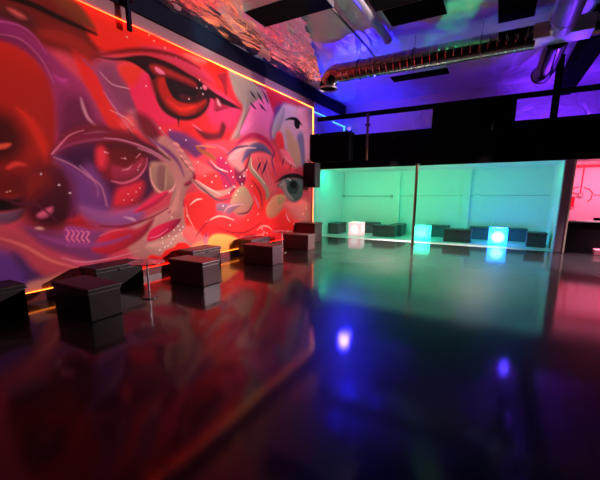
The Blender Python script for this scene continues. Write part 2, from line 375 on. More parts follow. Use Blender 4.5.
[1,[60,24,60],19,[7290,3842,9,7452,3722,28,7534,3601,10]],
[0,[206,40,62],78,[7457,3882,7898,3892,8585,3847,8276,3632,7980,3378,7795,3441]],
[0,[102,62,132],117,[7891,3604,8378,3753,8075,3396,7693,2990,7686,2746,7603,2977,7793,3345]],
[0,[198,160,176],89,[8277,3732,9020,3807,9937,3905,9955,2735,9255,2090,8788,2175,8260,2664,7971,2982,8075,3396],[206,140,160],[8274,3532,9502,2398]],
[0,[172,150,160],59,[7885,3361,8276,3682,8271,3381,7970,2932,7733,2801,7693,2990]],
[0,[226,150,168],94,[9020,3727,9616,3843,9685,3288,9374,3129,9135,3315]],
[1,[24,14,20],20,[8321,3339,9,8633,3432,34,8963,3449,51,9253,3361,16]],
[0,[20,12,18],27,[9121,3381,9128,3340,9120,3299,9095,3263,9058,3234,9011,3216,8960,3211,8910,3219,8865,3238,8830,3267,8808,3304,8801,3344,8810,3383,8833,3419,8869,3447,8914,3466,8964,3472,9015,3465,9061,3447,9097,3418]],
[0,[184,140,120],67,[8369,3143,8793,2994,9135,2594,9135,2198,8676,2168,8466,2634]],
[0,[122,106,140],71,[8961,3017,9313,3120,9439,2393,9255,2090,9135,2594]],
[0,[232,56,62],61,[7875,2919,8116,3003,8261,2767,8207,2555,7962,2580]],
[0,[236,110,130],86,[8058,2539,8464,2528,8788,2230,8356,2253]],
[0,[236,70,84],97,[5066,2304,6065,2541,7506,2675,8053,2282,8238,1334,7187,941,6183,1032,5259,1271,4878,1843]],
[0,[118,56,116],72,[4423,2502,4832,2492,5331,2296,5049,2079,4808,2203,4490,2274]],
[0,[176,116,116],35,[4244,2377,4496,2343,4757,2162,4985,1924,4965,1659,4691,1355,4612,982,4338,1034,4511,1465,4372,1918,4181,2138],[196,130,124],[4365,2326,4670,1093]],
[0,[214,136,134],16,[4665,2245,4652,2234,4633,2225,4608,2221,4580,2221,4553,2226,4528,2235,4509,2246,4496,2260,4492,2274,4496,2288,4508,2299,4527,2307,4551,2312,4578,2312,4606,2308,4631,2299,4651,2288,4664,2274,4669,2259]],
[2,[250,215,210],0,[4535,2270,12]],
[0,[214,136,134],17,[4751,2148,4738,2136,4718,2128,4693,2124,4664,2124,4636,2129,4611,2138,4591,2151,4578,2165,4573,2179,4578,2193,4590,2204,4609,2213,4634,2217,4662,2217,4690,2212,4716,2203,4737,2191,4750,2176,4755,2162]],
[2,[250,215,210],0,[4617,2175,12]],
[0,[214,136,134],17,[4815,2045,4802,2033,4781,2025,4755,2021,4727,2022,4698,2028,4672,2038,4652,2050,4639,2065,4634,2079,4638,2093,4651,2105,4671,2113,4696,2117,4724,2116,4753,2111,4779,2102,4800,2089,4814,2074,4819,2059]],
[2,[250,215,210],0,[4679,2074,12]],
[0,[214,136,134],17,[4906,1942,4892,1930,4871,1922,4845,1919,4815,1920,4786,1926,4759,1936,4738,1949,4725,1964,4720,1979,4724,1993,4737,2005,4757,2013,4783,2016,4812,2015,4842,2010,4869,2000,4891,1987,4905,1972,4910,1956]],
[2,[250,215,210],0,[4766,1973,13]],
[0,[214,136,134],18,[4999,1835,4985,1823,4964,1816,4936,1813,4906,1814,4876,1821,4849,1832,4827,1845,4813,1861,4808,1876,4812,1890,4825,1902,4846,1910,4873,1913,4903,1912,4933,1905,4961,1895,4983,1881,4998,1866,5004,1850]],
[2,[250,215,210],0,[4855,1869,13]],
[1,[120,56,66],13,[4656,2081,6,4786,1929,13,4925,1808,7]],
[0,[238,100,104],54,[4943,2033,5254,1981,5586,1843,5516,1677,5128,1742]],
[0,[140,30,60],30,[4709,1577,4917,1695,4951,1810,5020,1699,4804,1542]],
[0,[240,60,60],42,[5126,1703,5527,1839,5759,1685,5741,1391,5335,1552]],
[1,[172,92,62],19,[5066,2304,22,5165,2240,39,5379,2185,47,5602,2086,37,5715,1972,13]],
[1,[214,130,90],14,[5092,2307,11,5334,2334,16,5618,2327,7]],
[1,[206,100,120],21,[5337,2373,12,5800,2346,31,6109,2169,27,6368,1883,14]],
[0,[190,40,92],36,[5602,2086,5790,2183,5970,2031,6157,1829,6209,1524,5933,1391,5756,1643]],
[0,[150,30,80],32,[6167,2002,6444,1976,6580,1758,6424,1572,6219,1700]],
[1,[128,50,90],16,[5970,2031,13,6242,2137,11,6451,2109,11]],
[1,[70,30,70],17,[6314,2186,8,6413,2063,23,6478,1933,9]],
[1,[198,142,132],25,[4914,1658,22,5165,1509,58,5497,1391,74,5870,1434,53,6143,1567,27]],
[1,[236,190,180],14,[5017,1661,7,5332,1512,17,5679,1391,10]],
[0,[176,146,118],50,[6207,1479,6497,1573,6715,1390,6861,1101,6537,829,6178,941,5986,1172],[190,120,110],[6420,1481,6390,884]],
[0,[150,104,124],31,[5332,1107,5667,1201,6053,1170,6553,1181,6329,1118,6043,993,5835,849,5654,1010]],
[1,[222,160,160],16,[5780,1005,7,5983,1128,16,6477,1159,7]],
[2,[255,235,235],0,[5756,2139,18,5907,2048,18,6060,1888,19,6120,1762,19,6176,1545,19,6276,1457,20,6427,1617,20,6480,1956,20,5967,1412,19,6363,1772,20,5756,1135,18,6201,1368,20]],
[1,[190,40,92],32,[6116,2296,13,6402,2541,42,6852,2753,52,7335,2725,64,7681,2549,51,7815,2364,26]],
[0,[226,150,152],66,[5975,2116,6256,2396,6693,2576,7083,2624,6760,2405,6522,2070,6582,1803,6300,1923]],
[0,[110,90,132],53,[6610,2389,6843,2550,7247,2620,7589,2491,7675,2351,7156,2399,6754,2269,6451,2109]],
[0,[238,104,112],57,[6754,2269,7323,2392,7765,2259,7944,1757,7742,1337,7293,1489,7052,1823]],
[1,[206,70,90],16,[7069,2274,9,7182,1973,16,7384,1589,10]],
[1,[206,70,90],16,[7235,2288,10,7353,1983,16,7517,1592,10]],
[1,[206,70,90],17,[7406,2303,10,7529,1993,17,7655,1594,10]],
[1,[206,70,90],17,[7584,2318,10,7712,2003,17,7796,1597,11]],
[1,[70,34,84],19,[7016,1940,9,7102,2064,31,7189,2165,10]],
[1,[70,34,84],20,[7221,1879,10,7355,2056,39,7448,2233,10]],
[1,[178,150,126],26,[6754,2269,22,6744,2040,59,6971,1843,70,7298,1637,66,7466,1389,76,7372,1238,34]],
[1,[236,210,190],16,[6791,2226,9,6821,2022,18,7053,1847,16,7341,1638,10]],
[0,[250,52,52],40,[4740,1354,4999,1430,5378,1351,5540,1141,5459,809,5210,580,4931,527,4694,786,4673,1130]],
[0,[252,50,54],113,[5227,826,5714,965,6241,801,6942,1099,7462,1237,7829,965,9135,1210,9710,890,9720,-67,8007,19,6277,94,5488,336]],
[0,[250,58,56],73,[6734,1810,7128,1633,7286,1289,7187,941,6777,1008,6869,1294]],
[0,[228,110,110],52,[4794,778,5148,503,5026,353,4719,472,4588,680]],
[1,[255,210,200],14,[4826,1182,5,4988,1275,16,5149,1293,6]],
[2,[255,200,190],0,[4734,976,15,5959,707,19,6611,777,21,7175,587,23,7016,899,23]],
[1,[206,120,140],22,[6871,1342,16,6987,1195,32,7064,1046,16]],
[0,[226,146,116],62,[7552,1235,7838,1362,8343,1333,8233,1060,7825,805,7448,800,7366,1035]],
[0,[190,150,110],43,[7935,1335,8343,1333,8183,1171,7930,1122]],
[0,[236,120,120],197,[8234,1115,9135,1210,9708,1077,9715,384,8894,628]],
[0,[80,92,90],55,[7892,1599,8245,1793,8900,1845,9318,1802,9319,1387,9015,1183,8668,1161,8343,1333,8139,1550]],
[0,[150,130,126],53,[7990,1600,8296,1741,8451,1443,8781,1216,8449,1277,8189,1496]],
[0,[54,62,60],37,[9075,1591,9057,1528,9007,1471,8928,1426,8831,1397,8726,1388,8622,1397,8530,1425,8459,1468,8414,1521,8399,1580,8415,1640,8462,1695,8534,1739,8626,1769,8729,1782,8834,1776,8930,1751,9007,1709,9057,1654]],
[0,[18,18,22],28,[8951,1647,8941,1611,8913,1579,8869,1553,8815,1536,8755,1530,8696,1534,8643,1550,8602,1574,8576,1605,8567,1639,8576,1673,8603,1705,8645,1731,8698,1748,8757,1755,8816,1751,8870,1737,8914,1713,8941,1682]],
[2,[230,235,235],0,[8563,1777,27,8455,1814,27]],
[0,[26,20,26],31,[7798,1674,8044,1839,8457,1950,9016,1977,9379,1921,9380,1804,8900,1845,8349,1810,8042,1733]],
[0,[170,60,80],57,[8787,2064,9255,2206,9379,1951,9016,1992]],
[0,[230,70,84],84,[7574,1995,7954,2223,8567,2160,8787,2064,8145,1896,7798,1700]],
[1,[70,30,60],18,[8150,2133,7,8202,2241,26,8254,2351,7]],
[1,[90,30,60],19,[8512,2048,8,8621,2164,23,8677,2250,8]],
[0,[240,168,92],46,[5183,207,5258,449,5502,550,6013,454,6287,283,6131,68]],
[0,[240,150,110],81,[4815,381,5201,456,5180,165,4851,174]],
[0,[188,90,110],28,[5267,459,5261,430,5248,404,5229,385,5205,374,5181,373,5157,380,5136,397,5120,420,5111,447,5109,477,5115,505,5128,530,5147,549,5170,561,5194,563,5218,555,5239,540,5256,517,5265,489],[214,140,150],[5151,544,5225,390]],
[1,[130,50,80],15,[5207,539,19,5242,639,6]],
[1,[232,160,150],17,[6959,505,10,7174,575,20,7441,553,21,7623,445,11]],
[2,[250,190,190],0,[7172,511,23,7257,426,24,7390,387,24,7210,353,24]],
[1,[236,120,120],19,[6293,400,9,6871,363,19,7300,396,10]],
[1,[255,180,180],20,[8335,833,10,8441,686,24,8550,593,10]],
[1,[255,190,190],21,[8777,518,21,8894,450,29]],
[2,[255,170,170],0,[9321,784,40,9450,530,40,9197,364,39,9512,959,40]],
[0,[150,40,34],131,[2551,3412,2914,3497,3249,3384,3147,3222,2838,3277,2579,3285]],
[1,[120,24,24],34,[3243,3330,7,3561,3483,23,4093,3683,34,4708,3786,29,5277,3753,11]],
[1,[176,84,120],14,[2119,3213,5,2336,3224,9,2529,3061,9,2635,2806,6]],
[1,[150,70,110],45,[3065,3223,7,3246,3093,29,3394,2803,38,3529,2574,24]],
[1,[196,120,150],13,[3309,2866,4,3416,2723,9,3559,2550,6,3740,2309,5]],
[1,[180,110,130],20,[4105,2614,5,4371,2394,19,4618,2183,14,4797,2057,6]],
[1,[206,150,160],13,[4002,2344,5,4187,2205,13,4384,2057,8]],
[0,[120,24,44],81,[3814,2686,4069,2640,4247,2410,4035,2285,3863,2449]],
[1,[90,20,40],26,[3644,2386,8,3841,2229,26,4140,2134,28,4422,1991,10]],
[1,[122,50,110],41,[4035,2285,9,4350,2156,38,4600,1970,31,4721,1725,11]],
[1,[236,150,150],11,[3375,2631,4,3628,2562,8,3756,2463,5]],
[1,[140,30,60],22,[3034,919,8,3420,888,20,3912,987,18,4303,1143,10]],
[1,[150,70,130],38,[2230,853,6,2583,702,34,3065,641,31,3508,718,9]],
[1,[206,130,150],13,[2457,522,4,2742,416,10,3168,406,8,3667,463,5]],
[1,[210,110,110],25,[1808,873,5,2038,745,17,2307,519,19,2622,349,7]],
[1,[90,30,50],18,[1874,1371,5,2042,1272,17,2237,1268,18,2488,991,7]],
[1,[244,160,150],15,[4725,1166,5,4759,974,13,4894,731,7]],
[1,[255,190,170],18,[5227,826,6,5649,925,15,6101,810,7]],
[1,[130,24,40],30,[5513,721,8,5950,551,22,6521,496,21,7179,689,10]],
[1,[150,40,60],32,[6808,1719,9,7120,1438,26,7193,1091,16]],
[1,[120,40,70],29,[6224,1788,11,6591,1985,29,6756,2314,21]],
[1,[130,60,100],26,[5315,2063,7,5533,1920,24,5891,1774,21,6073,1522,11]],
[1,[240,190,190],15,[5427,2072,6,5652,1927,15,5960,1862,8]],
[1,[120,70,90],23,[4866,1693,7,5217,1471,23,5609,1266,25,6060,1303,11]],
[1,[100,50,70],24,[6248,938,9,6619,967,24,6865,1198,12]],
[1,[86,60,100],27,[5916,2194,8,6256,2396,27,6689,2487,20]],
[1,[240,180,180],20,[6252,2310,7,6612,2434,20,6997,2476,9]],
[1,[150,30,50],24,[4934,567,7,5165,748,21,5408,938,12]],
[1,[130,100,90],22,[6339,2661,7,6568,3038,20,6802,3339,9]],
[1,[110,60,110],34,[7865,2519,10,7673,2251,31,7850,1857,14]],
[1,[250,150,160],27,[8255,2403,9,8568,2269,23,8901,2182,10]],
[2,[255,225,225],0,[5455,1635,17,5581,1761,17,5772,1894,18,6508,1800,20,6626,1942,21,6802,1579,21,5878,1562,18,5265,1748,16,5095,2007,16,4823,2384,15,4256,2510,13,4467,2509,14]]
]
# paint colour raised away from the lamp end, offsetting its light falloff (per metre)
FALLOFF_GAIN = [(0.8, 1.25), (2.2, 1.2), (3, 1.12), (4, 1.0), (5, .88), (6, .75), (7, .62), (8, .56), (9, .60), (10, .65)]
def paint_mural():
    # columns are spaced closer where the wall is farther off, so detail stays even
    ny, nz = 720, 480
    k = np.linspace(0, 1, ny)
    ys = 0.8+(9.93-0.8)*(k**1.0*0.55+0.45*(np.log1p(3*k)/np.log(4)))
    zs = np.linspace(0.132, 3.968, nz)
    Y, Z = np.meshgrid(ys, zs); Y = Y.ravel(); Z = Z.ravel()
    C = np.zeros((Y.size, 3)); C[:] = [lin(170), lin(60), lin(80)]
    def smooth_closed(q, n=5):
        m = len(q); out = []
        for i in range(m):
            p0, p1, p2, p3 = q[i-1], q[i], q[(i+1) % m], q[(i+2) % m]
            for s in range(n):
                t = s/n
                out.append(tuple(.5*((2*p1[d])+(-p0[d]+p2[d])*t+(2*p0[d]-5*p1[d]+4*p2[d]-p3[d])*t*t+(-p0[d]+3*p1[d]-3*p2[d]+p3[d])*t**3) for d in (0, 1)))
        return out
    def smooth_open(q, n=6):
        m = len(q); out = []
        for i in range(m-1):
            p0, p1, p2, p3 = q[max(i-1, 0)], q[i], q[i+1], q[min(i+2, m-1)]
            for s in range(n):
                t = s/n
                out.append(tuple(.5*((2*p1[d])+(-p0[d]+p2[d])*t+(2*p0[d]-5*p1[d]+4*p2[d]-p3[d])*t*t+(-p0[d]+3*p1[d]-3*p2[d]+p3[d])*t**3) for d in (0, 1, 2)))
        out.append(q[-1]); return out
    for s in PAINT:
        kind, col, soft = s[0], np.array([lin(c) for c in s[1]]), max(s[2]/1000, 0.004)
        q = [v/1000 for v in s[3]]
        if kind == 0:
            pts = smooth_closed([(q[i], q[i+1]) for i in range(0, len(q), 2)])
            py = np.array([p[0] for p in pts]); pz = np.array([p[1] for p in pts])
            idx = np.where((Y > py.min()-soft) & (Y < py.max()+soft) & (Z > pz.min()-soft) & (Z < pz.max()+soft))[0]
            if idx.size == 0: continue
            y, z = Y[idx], Z[idx]; d2 = np.full(y.size, 1e9); ny_ = np.zeros(y.size); nz_ = np.zeros(y.size); ins = np.zeros(y.size, bool)
            for i in range(len(pts)):
                ay, az = py[i-1], pz[i-1]; by, bz = py[i], pz[i]
                ey, ez = by-ay, bz-az; L = ey*ey+ez*ez+1e-12
                t = np.clip(((y-ay)*ey+(z-az)*ez)/L, 0, 1)
                qy, qz = y-ay-t*ey, z-az-t*ez; dd = qy*qy+qz*qz
                m_ = dd < d2; d2 = np.where(m_, dd, d2); ny_ = np.where(m_, qy, ny_); nz_ = np.where(m_, qz, nz_)
                if abs(ez) > 1e-9:
                    ins ^= ((az > z) != (bz > z)) & (y < ey*(z-az)/ez+ay)
            sd = np.where(ins, 1, -1)*np.sqrt(d2)
            a = np.clip(sd/(2*soft)+.5, 0, 1); a = a*a*(3-2*a)
            c = col[None, :]
            if len(s) > 4:
                c2 = np.array([lin(v) for v in s[4]]); g = [v/1000 for v in s[5]]
                gy, gz = g[2]-g[0], g[3]-g[1]
                t = np.clip(((y-g[0])*gy+(z-g[1])*gz)/(gy*gy+gz*gz), 0, 1)[:, None]
                c = c*(1-t)+c2*t
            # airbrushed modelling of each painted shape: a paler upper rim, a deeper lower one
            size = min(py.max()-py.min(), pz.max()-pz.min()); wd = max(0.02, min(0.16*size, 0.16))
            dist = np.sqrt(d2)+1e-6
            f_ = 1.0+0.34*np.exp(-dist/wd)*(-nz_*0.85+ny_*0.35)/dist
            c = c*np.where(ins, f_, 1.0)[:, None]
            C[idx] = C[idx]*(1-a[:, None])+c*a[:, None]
        elif kind == 1:
            pts = smooth_open([(q[i], q[i+1], q[i+2]) for i in range(0, len(q), 3)])
            py = [p[0] for p in pts]; pz = [p[1] for p in pts]; R = max(p[2] for p in pts)+soft
            idx = np.where((Y > min(py)-R) & (Y < max(py)+R) & (Z > min(pz)-R) & (Z < max(pz)+R))[0]
            if idx.size == 0: continue
            y, z = Y[idx], Z[idx]; sd = np.full(y.size, -1e9)
            for i in range(1, len(pts)):
                (ay, az, ar), (by, bz, br) = pts[i-1], pts[i]
                ey, ez = by-ay, bz-az; L = ey*ey+ez*ez+1e-12
                t = np.clip(((y-ay)*ey+(z-az)*ez)/L, 0, 1)
                sd = np.maximum(sd, ar+(br-ar)*t-np.sqrt((y-ay-t*ey)**2+(z-az-t*ez)**2))
            a = np.clip(sd/(2*soft)+.5, 0, 1); a = (a*a*(3-2*a))[:, None]
            C[idx] = C[idx]*(1-a)+col*a
        else:
            for i in range(0, len(q), 3):
                d = np.sqrt((Y-q[i])**2+(Z-q[i+1])**2); r = q[i+2]
                a = np.clip((r-d)/r+.4, 0, 1)[:, None]
                C = C*(1-a)+col*a
    gain = np.interp(Y, [p[0] for p in FALLOFF_GAIN], [p[1] for p in FALLOFF_GAIN])
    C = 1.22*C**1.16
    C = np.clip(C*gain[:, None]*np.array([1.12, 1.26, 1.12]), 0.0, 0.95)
    n = ny*nz
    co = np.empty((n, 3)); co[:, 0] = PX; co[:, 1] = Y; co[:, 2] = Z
    verts = [tuple(v) for v in co]; faces = []
    for j in range(nz-1):
        o = j*ny
        for i in range(ny-1):
            faces.append((o+i, o+i+1, o+ny+i+1, o+ny+i))
    # the panel's rim and back, so that it is a board and not a film
    y0, y1, z0, z1, xb = ys[0], ys[-1], zs[0], zs[-1], -5.275
    bk = len(verts)
    verts += [(xb, y0, z0), (xb, y1, z0), (xb, y1, z1), (xb, y0, z1)]
    c0, c1, c2, c3 = 0, ny-1, n-1, n-ny
    faces += [(bk+3, bk+2, bk+1, bk), (c1, bk+1, bk+2, c2), (c0, c3, bk+3, bk), (c3, c2, bk+2, bk+3), (c0, bk, bk+1, c1)]
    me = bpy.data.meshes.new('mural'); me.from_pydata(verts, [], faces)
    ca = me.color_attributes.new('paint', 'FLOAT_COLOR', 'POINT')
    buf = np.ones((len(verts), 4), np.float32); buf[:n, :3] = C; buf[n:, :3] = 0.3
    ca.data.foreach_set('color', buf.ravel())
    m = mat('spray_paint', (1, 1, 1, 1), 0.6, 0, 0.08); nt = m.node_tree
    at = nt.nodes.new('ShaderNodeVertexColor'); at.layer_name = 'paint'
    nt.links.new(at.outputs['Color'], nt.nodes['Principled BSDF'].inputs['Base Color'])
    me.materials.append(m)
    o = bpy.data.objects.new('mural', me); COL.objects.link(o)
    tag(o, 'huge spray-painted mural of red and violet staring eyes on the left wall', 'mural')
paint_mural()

# LED strips round the mural
R_, O_, Y_, A_ = (1, .012, .003, 1), (1, .05, .006, 1), (1, .22, .018, 1), (1, .12, .01, 1)
led_top = emit_ramp('led_top', 1, 2.7, 9.93, [(0, R_), (.14, O_), (.22, R_), (.28, O_), (.36, O_), (.44, Y_), (.62, Y_), (.66, O_), (.76, Y_), (.85, O_), (.92, Y_), (1, Y_)], 15)
led_low = emit_ramp('led_low', 1, 0.9, 9.93, [(0, (.3, .1, 1, 1)), (.07, (.3, .1, 1, 1)), (.12, Y_), (.17, Y_), (.22, R_), (.50, R_), (.53, Y_), (.58, Y_), (.62, R_), (.95, R_), (1, O_)], 5)
led_side = emit_ramp('led_side', 2, 0.13, 3.97, [(0, O_), (.15, Y_), (.3, O_), (.6, O_), (.8, A_), (.9, Y_), (1, Y_)], 15)
tag(link('led_strip', B(-5.201, -5.184, -1.4, 9.93, 3.957, 3.965), led_top), 'long red to yellow LED light strip along the top edge of the mural', 'led strip')
tag(link('led_strip', B(-5.201, -5.185, 0.80, 9.93, 0.131, 0.141), led_low), 'LED light strip glowing at the foot of the mural behind the benches', 'led strip')
tag(link('led_strip', B(-5.201, -5.185, 9.931, 9.947, 0.131, 3.967), led_side), 'upright amber LED light strip at the far end of the mural', 'led strip')
hb_ = thing('beam_bracket', 'dark bracket hanging from the header beam over the LED strip near the top left corner', 'bracket', (-5.09, 3.745, 3.81))
link('arm', B(-.03, .03, -.03, .03, 0, .70, bev=.006), M['navy'], hb_)
link('plate', B(-.058, .05, -.09, .09, .42, .66, bev=.006), M['navy'], hb_)

# ------------------------------------------------------------------ bench ottomans
def make_ottoman(lx, ly, h, label, loc, rz=0, group=None, lm=None):
    lm = lm or M['leather']
    t = thing('bench_ottoman', label, 'ottoman', loc, rz, group)
    b_ = bmesh.new()
    box(b_, -lx/2+.012, lx/2-.012, -ly/2+.012, ly/2-.012, 0.0, h-.055, bev=.014, seg=3)
    link('body', b_, lm, t)
    l_ = B(-lx/2, lx/2, -ly/2, ly/2, h-.058, h, bev=.018, seg=3)
    lid = link('lid', l_, lm, t)
    p = bmesh.new(); r = .0045; z = h-.052
    c = [(-lx/2, -ly/2, z), (lx/2, -ly/2, z), (lx/2, ly/2, z), (-lx/2, ly/2, z), (-lx/2, -ly/2, z)]
    for i in range(4): tube(p, [c[i], c[i+1]], r, 6)
    link('piping', p, M['seam'], lid)
    tb = B(-.03, .03, -ly/2-.004, -ly/2+.006, h-.085, h-.035, bev=.002)
    link('pull_tab', tb, M['seam'], lid)
    return t
GW = 'bench ottomans along the mural'; GA = 'bench ottomans in the green alcove'
bench = make_ottoman(.76, .40, .38, 'dark bench ottoman set crosswise in the dark foreground, nearest one to the room centre', (-4.15, 2.18, 0), 0, GW, M['dimmed_leather'])
def place(x, y, label, group, turn=0.0, first=bench): return dup(first, (x, y, 0), turn, label, group)
def place_grey(x, y, label, turn=0.0):
    if not GREY: GREY.append(make_ottoman(.76, .40, .38, label, (x, y, 0), turn, GA, M['grey_leather'])); return GREY[0]
    return dup(GREY[0], (x, y, 0), turn, label, GA)
GREY = []
H_ = PI/2
place(-4.88, 1.42, 'dark bench ottoman cut off by the left edge of the photo', GW, H_)
place(-4.93, 3.00, 'dark bench ottoman against the mural behind the crosswise foreground bench', GW, H_)
brown = make_ottoman(.76, .40, .38, 'crosswise bench ottoman with a maroon side, in front of the scalloped red paint', (-4.155, 3.87, 0), 0, GW)
place(-4.92, 4.75, 'reddish bench ottoman along the mural foot directly behind the maroon-sided bench', GW, H_, first=brown)
place(-4.13, 5.71, 'crosswise bench ottoman with a pink-lit side, third from the left edge', GW, first=brown)
place(-4.94, 6.50, 'red-lit bench ottoman along the wall beside the yellow patch of the mural', GW, H_, first=brown)
place(-4.41, 7.70, 'crosswise bench ottoman with a pale lit side, nearest to the speaker stand', GW, first=brown)
pouf = make_ottoman(.64, .50, .56, 'tall brown bench ottoman in front of the speaker stand at the end of the mural', (-4.84, 9.06, 0), 0, GW)
place_grey(-4.98, 11.48, 'grey bench ottoman end-on at the left end of the green alcove', H_)
place_grey(-4.03, 12.17, 'lilac-lit bench ottoman behind the pink glowing cube')
place_grey(-3.205, 11.35, 'dark green-grey bench ottoman right of the pink glowing cube')
place_grey(-2.93, 11.95, 'green-lit bench ottoman end-on behind the dark one left of the pole', H_)
place_grey(-1.70, 12.17, 'dim green bench ottoman at the back wall behind the turquoise cube')
place_grey(-0.98, 11.17, 'dark navy bench ottoman between the turquoise and the blue-white cubes')
place_grey(-0.345, 12.17, 'blue-lit bench ottoman at the back wall, left behind the blue-white cube')
place_grey(0.43, 12.17, 'blue-lit bench ottoman at the back wall, right behind the blue-white cube')
cube_o = make_ottoman(.46, .42, .39, 'dark blue square ottoman at the right end of the green alcove', (0.95, 11.12, 0), 0, GA, M['grey_leather'])

# ------------------------------------------------------------------ glowing cubes
def glow_cube(label, loc, size, centre, edge, s0, s1, rz=0):
    t = thing('light_cube', label, 'light cube', loc, rz, 'glowing cubes in the alcove')
    m = emit('cube_glow', edge, 1.0); nt = m.node_tree; b = nt.nodes['Principled BSDF']
    b.inputs['Base Color'].default_value = (.7, .7, .7, 1)
    tc = nt.nodes.new('ShaderNodeTexCoord'); vm = nt.nodes.new('ShaderNodeVectorMath'); vm.operation = 'DISTANCE'
    vm.inputs[1].default_value = (0, 0, size*.48)
    mr = nt.nodes.new('ShaderNodeMapRange'); mr.interpolation_type = 'SMOOTHSTEP'
    mr.inputs['From Min'].default_value = size*.5; mr.inputs['From Max'].default_value = size*.66
    mx = nt.nodes.new('ShaderNodeMix'); mx.data_type = 'RGBA'
    mx.inputs[6].default_value = centre; mx.inputs[7].default_value = edge
    ms = nt.nodes.new('ShaderNodeMapRange'); ms.inputs['To Min'].default_value = s0; ms.inputs['To Max'].default_value = s1
    nt.links.new(tc.outputs['Object'], vm.inputs[0]); nt.links.new(vm.outputs['Value'], mr.inputs['Value'])
    nt.links.new(mr.outputs['Result'], mx.inputs[0]); nt.links.new(mr.outputs['Result'], ms.inputs['Value'])
    nt.links.new(mx.outputs[2], b.inputs['Emission Color']); nt.links.new(ms.outputs['Result'], b.inputs['Emission Strength'])
    link('shell', B(-size/2, size/2, -size/2, size/2, .012, size, bev=.022, seg=4), m, t)
    link('base_plate', B(-size/2+.03, size/2-.03, -size/2+.03, size/2-.03, 0, .014, bev=.003), M['white'], t)
    return t
glow_cube('pinkish white glowing cube, leftmost light in the alcove', (-4.19, 11.33, 0), .44, (1, .74, .80, 1), (1, .38, .52, 1), 1.25, 1.0)
glow_cube('turquoise glowing cube just right of the thin brown pole', (-1.975, 11.16, 0), .43, (.05, .9, .9, 1), (.0, .8, .42, 1), 3.6, 3.6)
glow_cube('blue-white glowing cube, the brightest, toward the right of the alcove', (0.06, 11.12, 0), .46, (.13, .45, 1, 1), (.0, .16, 1, 1), 9.0, 9.0)

# ------------------------------------------------------------------ little round tables
def side_table(label, loc, top_r, h, foot):
    t = thing('side_table', label, 'table', loc, 0, 'small clear-topped tables')
    d = bmesh.new(); tube(d, [(0.0, 0, h-.016), (0, 0, h)], top_r, 40)
    link('tabletop', d, M['acrylic'], t)
    rm = bmesh.new(); tube(rm, arc((0, 0, h-.008), top_r+.004, 0, 2*PI, 40, 'xy'), .007, 8, caps=False)
    link('rim', rm, M['chrome'], t)
    link('stem', T([(0, 0, .012), (0, 0, h-.016)], .013, 14), M['zinc'], t)
    ft = bmesh.new(); tube(ft, [(0, 0, 0), (0, 0, .014)], foot, 28); link('foot', ft, M['steel'], t)
    return t
side_table('small round clear-topped table on a chrome stem between the two nearest crosswise benches', (-4.05, 2.94, 0), .22, .50, .10)
side_table('small round clear-topped table in front of the palest-sided crosswise bench', (-4.45, 6.95, 0), .24, .52, .11)

# ------------------------------------------------------------------ speaker on its stand
st = thing('speaker_stand', 'thin black pole stand at the end of the mural carrying the speaker', 'stand', (-5.02, 9.58, 0))
link('pole', T([(0, 0, .05), (0, 0, 1.58)], .018, 12), M['steel'], st)
for k in range(3):
    a = 2*PI*k/3+.9
    link('leg', T([(0.0, 0, .42), (.11*math.cos(a), .11*math.sin(a), .012)], .010, 8), M['steel'], st)
link('collar', T([(0, 0, .40), (0, 0, .48)], .03, 14), M['speaker'], st)
sp = thing('loudspeaker', 'black box loudspeaker on a pole beside the far end of the mural', 'speaker', (-4.955, 9.46, 1.58), -.03)
link('cabinet', B(-.21, .16, -.10, .20, 0, .72, bev=.02, seg=3), M['speaker'], sp)
link('grille', B(-.18, .13, -.115, -.098, .04, .68, bev=.006), M['grille'], sp)
link('handle', T([(-.19, -.05, .715), (-.17, -.05, .77), (-.05, -.05, .78), (.02, -.05, .715)], .012, 8), M['zinc'], sp)

# ------------------------------------------------------------------ poles
po = thing('support_pole', 'slim copper-brown pole from the floor up to the black parapet', 'pole', (-2.03, 10.02, 0))
link('shaft', T([(0, 0, .01), (0, 0, 2.2)], .038, 18), M['copper'], po)
link('base_flange', T([(0, 0, 0), (0, 0, .014)], .08, 22), M['steel'], po)
link('top_bracket', B(-.05, .05, -.05, .181, 2.17, 2.21, bev=.004), M['steel'], po)
rp = thing('rail_post', 'short orange-lit pipe hanging down the front of the black parapet', 'post', (-3.52, PY-.05, 2.37))
link('pipe', T([(0, 0, 0), (0, 0, 1.3)], .035, 14), M['copper'], rp)
link('clamp', B(-.06, .06, -.05, .052, .95, 1.02, bev=.006), M['steel'], rp)

# ------------------------------------------------------------------ green alcove fittings
def conduit_obj(label, pts, r=.013): return tag(link('conduit', T(pts, r, 8), M['conduit']), label, 'conduit')
def jbox(label, x, z, s=.05):
    t = thing('junction_box', label, 'junction box', (x, BY-.05, z))
    link('box', B(-s, s, 0, .05, -s, s, bev=.008), M['conduit'], t)
    link('cover', B(-s*.8, s*.8, -.008, .001, -s*.8, s*.8, bev=.003), M['conduit'], t)
    return t
yc = BY-.009
conduit_obj('upright conduit near the inner left corner of the green alcove', [(-5.14, yc, 2.16), (-5.14, yc, 1.36)])
conduit_obj('level conduit across the left bay of the green wall', [(-5.09, yc, 1.31), (-3.36, yc, 1.31)], .014)
jbox('small junction box at the left end of the level conduit', -5.14, 1.31)
jbox('small junction box beside the left pilaster of the green wall', -3.31, 1.31)
struct('pilaster', B(-3.25, -3.02, BY-.09, BY, 0, 2.17), M['plaster'])
struct('pilaster', B(-1.03, -0.82, BY-.09, BY, 0, 2.17), M['plaster'])
conduit_obj('thin conduit line between the two pilasters of the green wall', [(-3.03, BY-.006, 1.32), (-1.02, BY-.006, 1.33)], .009)
